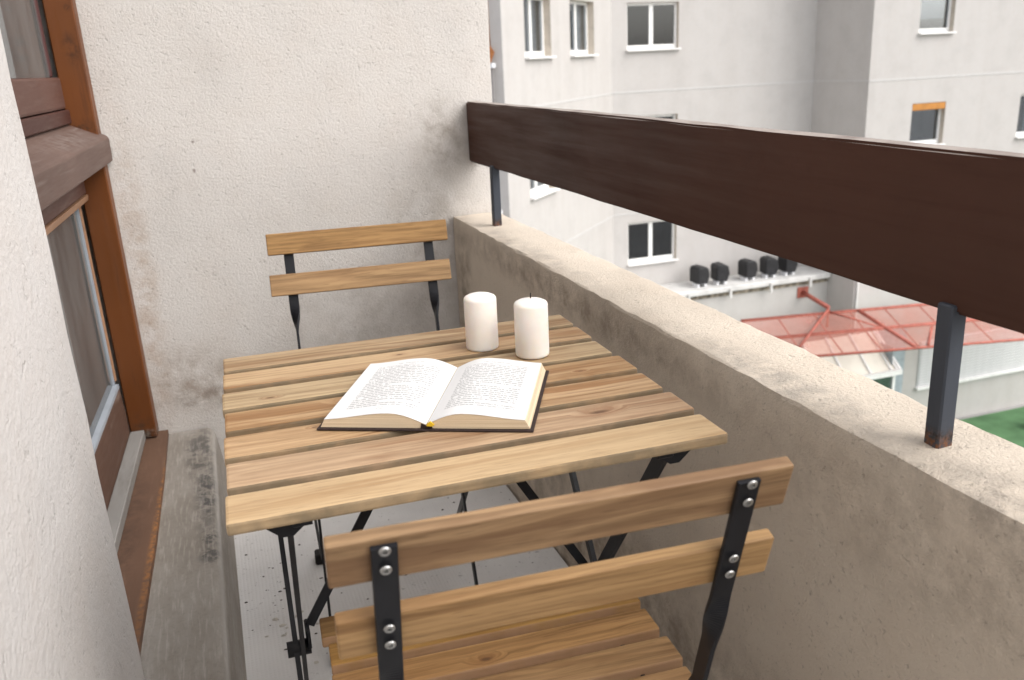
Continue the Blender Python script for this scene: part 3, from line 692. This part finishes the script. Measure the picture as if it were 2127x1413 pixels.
def window(pt, ang, o, depth, panes=2, curtain=None, blind=False, sill_out=.10):
    a_, b_, c_, e_ = o; wd, ht = b_ - a_, e_ - c_
    c0 = pt((a_ + b_) / 2, c_, depth)
    root = box('window', (wd - .004, .04, .05), c0, M['white_pvc'], bld, rot=(0, 0, ang)); root.location.z = c_ + .030
    f = .075
    fr = bmesh.new()
    def add(x0, x1, z0, z1, y0=-.035, y1=.025):
        b2 = bmesh.ops.create_cube(fr, size=1); bmesh.ops.scale(fr, vec=(x1 - x0, y1 - y0, z1 - z0), verts=b2['verts']); bmesh.ops.translate(fr, vec=((x0 + x1) / 2, (y0 + y1) / 2, (z0 + z1) / 2), verts=b2['verts'])
    h = wd / 2 - .003; zb = .028; zt = ht - .033
    add(-h, -h + f, zb, zt); add(h - f, h, zb, zt); add(-h + f, h - f, zt - f, zt, -.033, .023); add(-h + f, h - f, zb, zb + f * 1.5, -.033, .023)
    if panes == 2: add(-.065, .065, zb + f * 1.5, zt - f, -.031, .021)
    from_bm('frame', fr, M['white_pvc'], root)
    box('pane', (wd - .1, .008, zt - zb - .1), (0, 0, (zb + zt) / 2), M['glass_far'], root)
    box('sill', (wd + .06, depth + sill_out, .05), (0, -(depth + sill_out) / 2 - .022, -.006), M['white_sill'], root, bevel=.006)
    bk = bmesh.new(); bmesh.ops.create_cube(bk, size=1); bmesh.ops.scale(bk, vec=(wd - .02, .7, ht - .02), verts=bk.verts[:])
    for fc in [x for x in bk.faces if x.normal.y < -.9]: bmesh.ops.delete(bk, geom=[fc], context='FACES')
    from_bm('dark_interior', bk, M['room_dark'], root, (0, .40, ht / 2 - .03))
    if curtain:
        x0, x1, mt, zl = curtain
        cb = bmesh.new(); n = int((x1 - x0) * 60)
        A = [cb.verts.new((x0 + (x1 - x0) * k / n, .12 + .02 * math.sin(k * 1.1), zl)) for k in range(n + 1)]; B = [cb.verts.new((v.co.x, v.co.y, ht - .06)) for v in A]
        for k in range(n): cb.faces.new((A[k], A[k + 1], B[k + 1], B[k]))
        from_bm('curtain', cb, M[mt], root, smooth=True)
    if blind: box('blind_box', (wd - .02, .16, .20), (0, -.12, ht - .145), M['orange'], root, bevel=.01)
    return root
ROWS = (-5.36, -2.12, 1.12, 4.36, 7.6)
DZ = .20
# left wing, at 45 degrees
opsL = [(u0, u1, z, z + 1.42) for z in ROWS[1:] for u0, u1 in ((1.28, 2.95), (4.32, 6.25))]
pt, ang = facade((6.19, 18.24), (11.49, 24.0), GZ, 12, opsL, .22)
for o in opsL: window(pt, ang, o, .22, 2, (-.06, o[1] - o[0] - (o[1] - o[0]) / 2 - .1, 'curtain', .1))
# centre
opsC = [(.50, 2.22, z + .08, z + 1.44) for z in ROWS]
pt, ang = facade((11.49, 24.0), (18.62, 24.0), GZ, 12, opsC, .16)
for o in opsC: window(pt, ang, o, .16)
# side of the projecting block
facade((18.62, 24.0), (18.95, 21.8), GZ, 12, [], .1)
# right block
opsR = [(1.70, 3.00, z + .18, z + 1.60) for z in ROWS[2:]] + [(1.70, 3.00, -2.06, -.72), (6.02, 7.4, -2.06, -.66)] + [(6.02, 7.4, z + .18, z + 1.60) for z in ROWS[2:]]
pt, ang = facade((18.95, 21.8), (44.0, 21.8), GZ, 12, opsR, .20)
for i, o in enumerate(opsR):
    window(pt, ang, o, .20, 1, (-.55, .55, 'sheer', .42) if i == 0 else ((-.1, .6, 'curtain', .1) if i == 4 else None), blind=(i == 3))
# end face of the left wing, rear and roof
facade((.2, 23.8), (6.19, 18.24), GZ, 12, [], .1)
facade((44.0, 21.8), (44.0, 36), GZ, 12, [], .1); facade((.2, 36), (.2, 23.8), GZ, 12, [], .1)
rb = bmesh.new(); rb.faces.new([rb.verts.new((x, y, 12.0)) for x, y in ((.2, 23.8), (6.19, 18.24), (11.49, 24), (18.62, 24), (18.95, 21.8), (44, 21.8), (44, 36), (.2, 36))])
from_bm('roof', rb, M['coping'], bld)
# thin raised joint bands
def band(p0, p1, z):
    p0 = Vector((*p0, z)); p1 = Vector((*p1, z)); bar('joint_band', p0, p1, .06, .02, M['band'], bld, side=(p1 - p0).cross(Vector((0, 0, 1))))
for z in (.04, -3.63, 3.3):
    band((6.20, 18.25), (11.485, 23.995), z); band((11.50, 24), (18.61, 24), z + .004); band((18.625, 23.98), (18.945, 21.81), z + .008); band((18.96, 21.8), (43.9, 21.8), z)
# podium in front of the centre facade
box2('podium_wall', (11.9, 22.9, GZ), (18.78, 23.99, -6.22), M['facade'], bld)
box2('podium_coping', (11.8, 22.72, -6.21), (18.765, 23.985, -6.04), M['coping'], bld, bevel=.02)
box2('mouldy_edge', (11.9, 22.86, -6.36), (18.76, 22.897, -6.215), M['mould'], bld)
for x in (13.4, 14.9, 16.4, 17.9): box2('drain_spout', (x, 22.64, -6.40), (x + .07, 22.715, -6.10), M['coping'], bld)
box2('wall_downpipe', (19.02, 21.73, GZ), (19.08, 21.79, -3), M['coping'], bld)

# black hoods on the podium
for i, (x, lab) in enumerate(((14.13, 'black rounded hood on the terrace edge, leftmost in its row'), (14.87, 'second black rounded hood from the left on the terrace edge'), (15.90, 'middle black rounded hood on the terrace edge, below the rail board'), (16.70, 'fourth black rounded hood from the left on the terrace edge'), (17.42, 'black rounded hood furthest right on the terrace edge'))):
    t = empty('roof_hood', lab, 'hood', (x, 23.25, -6.045), rad((8, -4, 5, -6, 3)[i]), 'black hoods along the terrace edge')
    prism('hood_shell', [(-.21, .14), (.16, .10), (.25, .36), (.20, .60), (.06, .68), (-.17, .66), (-.22, .58)], -.24, .24, M['black_plastic'], t, bevel=.045)
    box('mounting_foot', (.09, .30, .12), (-.13, 0, .060), M['white_rail'], t, bevel=.01)
    box('mounting_foot', (.09, .30, .10), (.14, 0, .050), M['white_rail'], t, bevel=.01)

# red steel canopy
can = empty('red_canopy', 'red steel lattice canopy with mesh roof over the courtyard entrance', 'canopy')
A = Vector((14.85, 21.9, -6.95)); Bn = Vector((17.76, 21.5, -6.99)); Cc = Vector((21.35, 21.0, -7.03)); Cx = Vector((27.0, 20.25, -7.10))
M1 = Vector((14.6, 21.03, -7.30)); M3 = Vector((20.82, 20.3, -7.444)); Mx = Vector((27.0, 19.5, -7.55))
F0 = Vector((14.3, 20.2, -7.66)); F1 = Vector((16.31, 19.9, -7.69)); F2 = Vector((19.475, 19.5, -7.782)); Fx = Vector((27.0, 18.5, -8.06))
def beam(p, q, r=.055, name='beam'): return tube(name, p, q, r, M['red_steel'], can, 8)
beam(A, Cx, .055); beam(M1, Mx, .06); beam(F0, Fx, .045)
def lerp(p, q, t): return p + (q - p) * t
for t in [k / 10 for k in range(11)]:
    p = lerp(A, Cx, t); q = lerp(F0, Fx, max(0, t * 1.0 + .02 if t < 1 else 1)); beam(p, q, .022, 'purlin')
up = Vector((0, 0, .26))
beam(Bn + Vector((0, 0, -.45)), Bn + up, .045, 'post')
beam(Bn + up * .5, Vector((15.79, 20.2, -7.44)), .04, 'diagonal'); beam(Bn + up * .3, lerp(M1, Mx, .36), .03, 'diagonal')
beam(Vector((18.77, 21.3, -6.98)), F2, .062, 'diagonal'); beam(M3, Vector((19.9, 19.45, -7.77)), .045, 'diagonal'); beam(Vector((21.9, 20.9, -7.04)), Vector((23.6, 19.3, -7.85)), .04, 'diagonal')
plate = Vector((17.81, 22.885, -6.62)); beam(plate, Bn + up * .75, .075, 'strut')
box('wall_plate', (.42, .03, .36), tuple(plate), M['red_steel'], can)
bm = bmesh.new(); g = [[A, M1, F0], [Cx, Mx, Fx]]
n = 12
for j in range(2):
    for k in range(n):
        a1, a2 = lerp(g[0][j], g[1][j], k / n), lerp(g[0][j], g[1][j], (k + 1) / n); b1, b2 = lerp(g[0][j + 1], g[1][j + 1], k / n), lerp(g[0][j + 1], g[1][j + 1], (k + 1) / n)
        bm.faces.new([bm.verts.new(v + Vector((0, 0, .03))) for v in (a1, a2, b2, b1)])
from_bm('mesh_roof', bm, M['mesh'], can)
for p in (Vector((26.9, 20.0, 0)),): tube('column', (p.x, p.y, GZ), (p.x, p.y, -7.3), .06, M['red_steel'], can, 10)

# glazed porch under the canopy
por = empty('glazed_porch', 'small white framed porch with sloping glass roof under the red canopy', 'porch')
r0, r1, r2, r3 = Vector((17.0, 21.72, -7.93)), Vector((19.75, 21.72, -7.93)), Vector((19.85, 20.6, -8.95)), Vector((16.9, 20.6, -8.95))
bm = bmesh.new(); vs4 = [bm.verts.new(v) for v in (r0, r1, r2, r3)]; bm.faces.new(vs4)
res = bmesh.ops.extrude_face_region(bm, geom=bm.faces[:]); bmesh.ops.translate(bm, vec=(0, .0, -.03), verts=[v for v in res['geom'] if isinstance(v, bmesh.types.BMVert)])
from_bm('roof_glazing', bm, M['cream'], por)
for t in (0, .33, .66, .93, 1): bar('glazing_bar', lerp(r0, r1, t) + Vector((0, 0, .03)), lerp(r3, r2, t) + Vector((0, 0, .03)), .07, .06, M['white_pvc'], por)
bar('gutter', r3 + Vector((-.05, -.06, -.03)), r2 + Vector((.12, -.06, -.03)), .16, .14, M['white_pvc'], por, side=(0, 1, 0))
bar('side_rafter', r1 + Vector((.08, 0, .02)), r2 + Vector((.12, 0, .0)), .12, .08, M['white_pvc'], por)
for x in (16.95, 18.4, 19.80): box2('corner_post', (x - .05, 20.62, GZ), (x + .05, 20.72, -9.05), M['white_pvc'], por)
for x in (17.0, 18.45): box2('glass_panel', (x, 20.66, GZ + .3), (x + 1.3, 20.675, -9.06), M['glass_far'], por)
box2('side_panel', (19.77, 20.74, GZ), (19.785, 21.78, -8.2), M['bluegrey'], por)
box2('door_recess', (19.95, 21.74, GZ), (21.20, 21.797, -8.0), M['bluegrey'], bld)
# roller shutter on the ground floor of the right block
sh = box2('roller_shutter', (21.85, 21.76, -10.25), (31.0, 21.798, -8.62), M['shutter'], bld)
for k in range(16): box('shutter_slat', (9.06, .03, .085), (0, -.026, -.775 + k * .102), M['shutter'], sh, bevel=.01)
box2('shutter_sill', (21.8, 21.66, -10.34), (31.1, 21.798, -10.255), M['white_sill'], bld)
# blue things in the yard
t = tag(lathe('blue_ball', [(0, 0), (.14, .02), (.26, .11), (.31, .26), (.31, .36), (.26, .50), (.14, .60), (0, .62)], M['blue'], None, (25.50, 20.0, GZ + .008), 24), 'blue round object on the green court at the right edge', 'ball')

# far left strip: balcony railing on the end face of the left wing
for z, lab in ((1.02, 'white topped balcony railing beside the plaster wall edge, upper storey'), (-2.2, 'white topped balcony railing seen low behind the railing post')):
    t = empty('balcony_railing', lab, 'railing', (6.13, 18.17, z), math.atan2(18.24 - 23.8, 6.19 - .2), 'balcony railings on the far wing')
    box('top_rail', (2.4, .14, .10), (-1.36, -.02, 0), M['white_rail'], t, bevel=.01)
    box('bottom_rail', (2.4, .06, .06), (-1.36, -.02, -1.15), M['white_rail'], t)
    for k in range(20): box('baluster', (.035, .03, 1.06), (-.22 - k * .115, -.02, -.585), M['barley'], t)
t = empty('folded_parasol', 'small rust-brown folded cloth with thin pole above the distant railing', 'parasol', (5.86, 18.30, 1.075), 0)
prism('cloth', [(-.19, .0), (.06, .0), (.16, .22), (.07, .36), (-.03, .24)], -.05, .05, M['rustbrown'], t, bevel=.015)
tube('pole', (.07, 0, .34), (.03, 0, 2.2), .018, M['rustbrown'], t, 8)
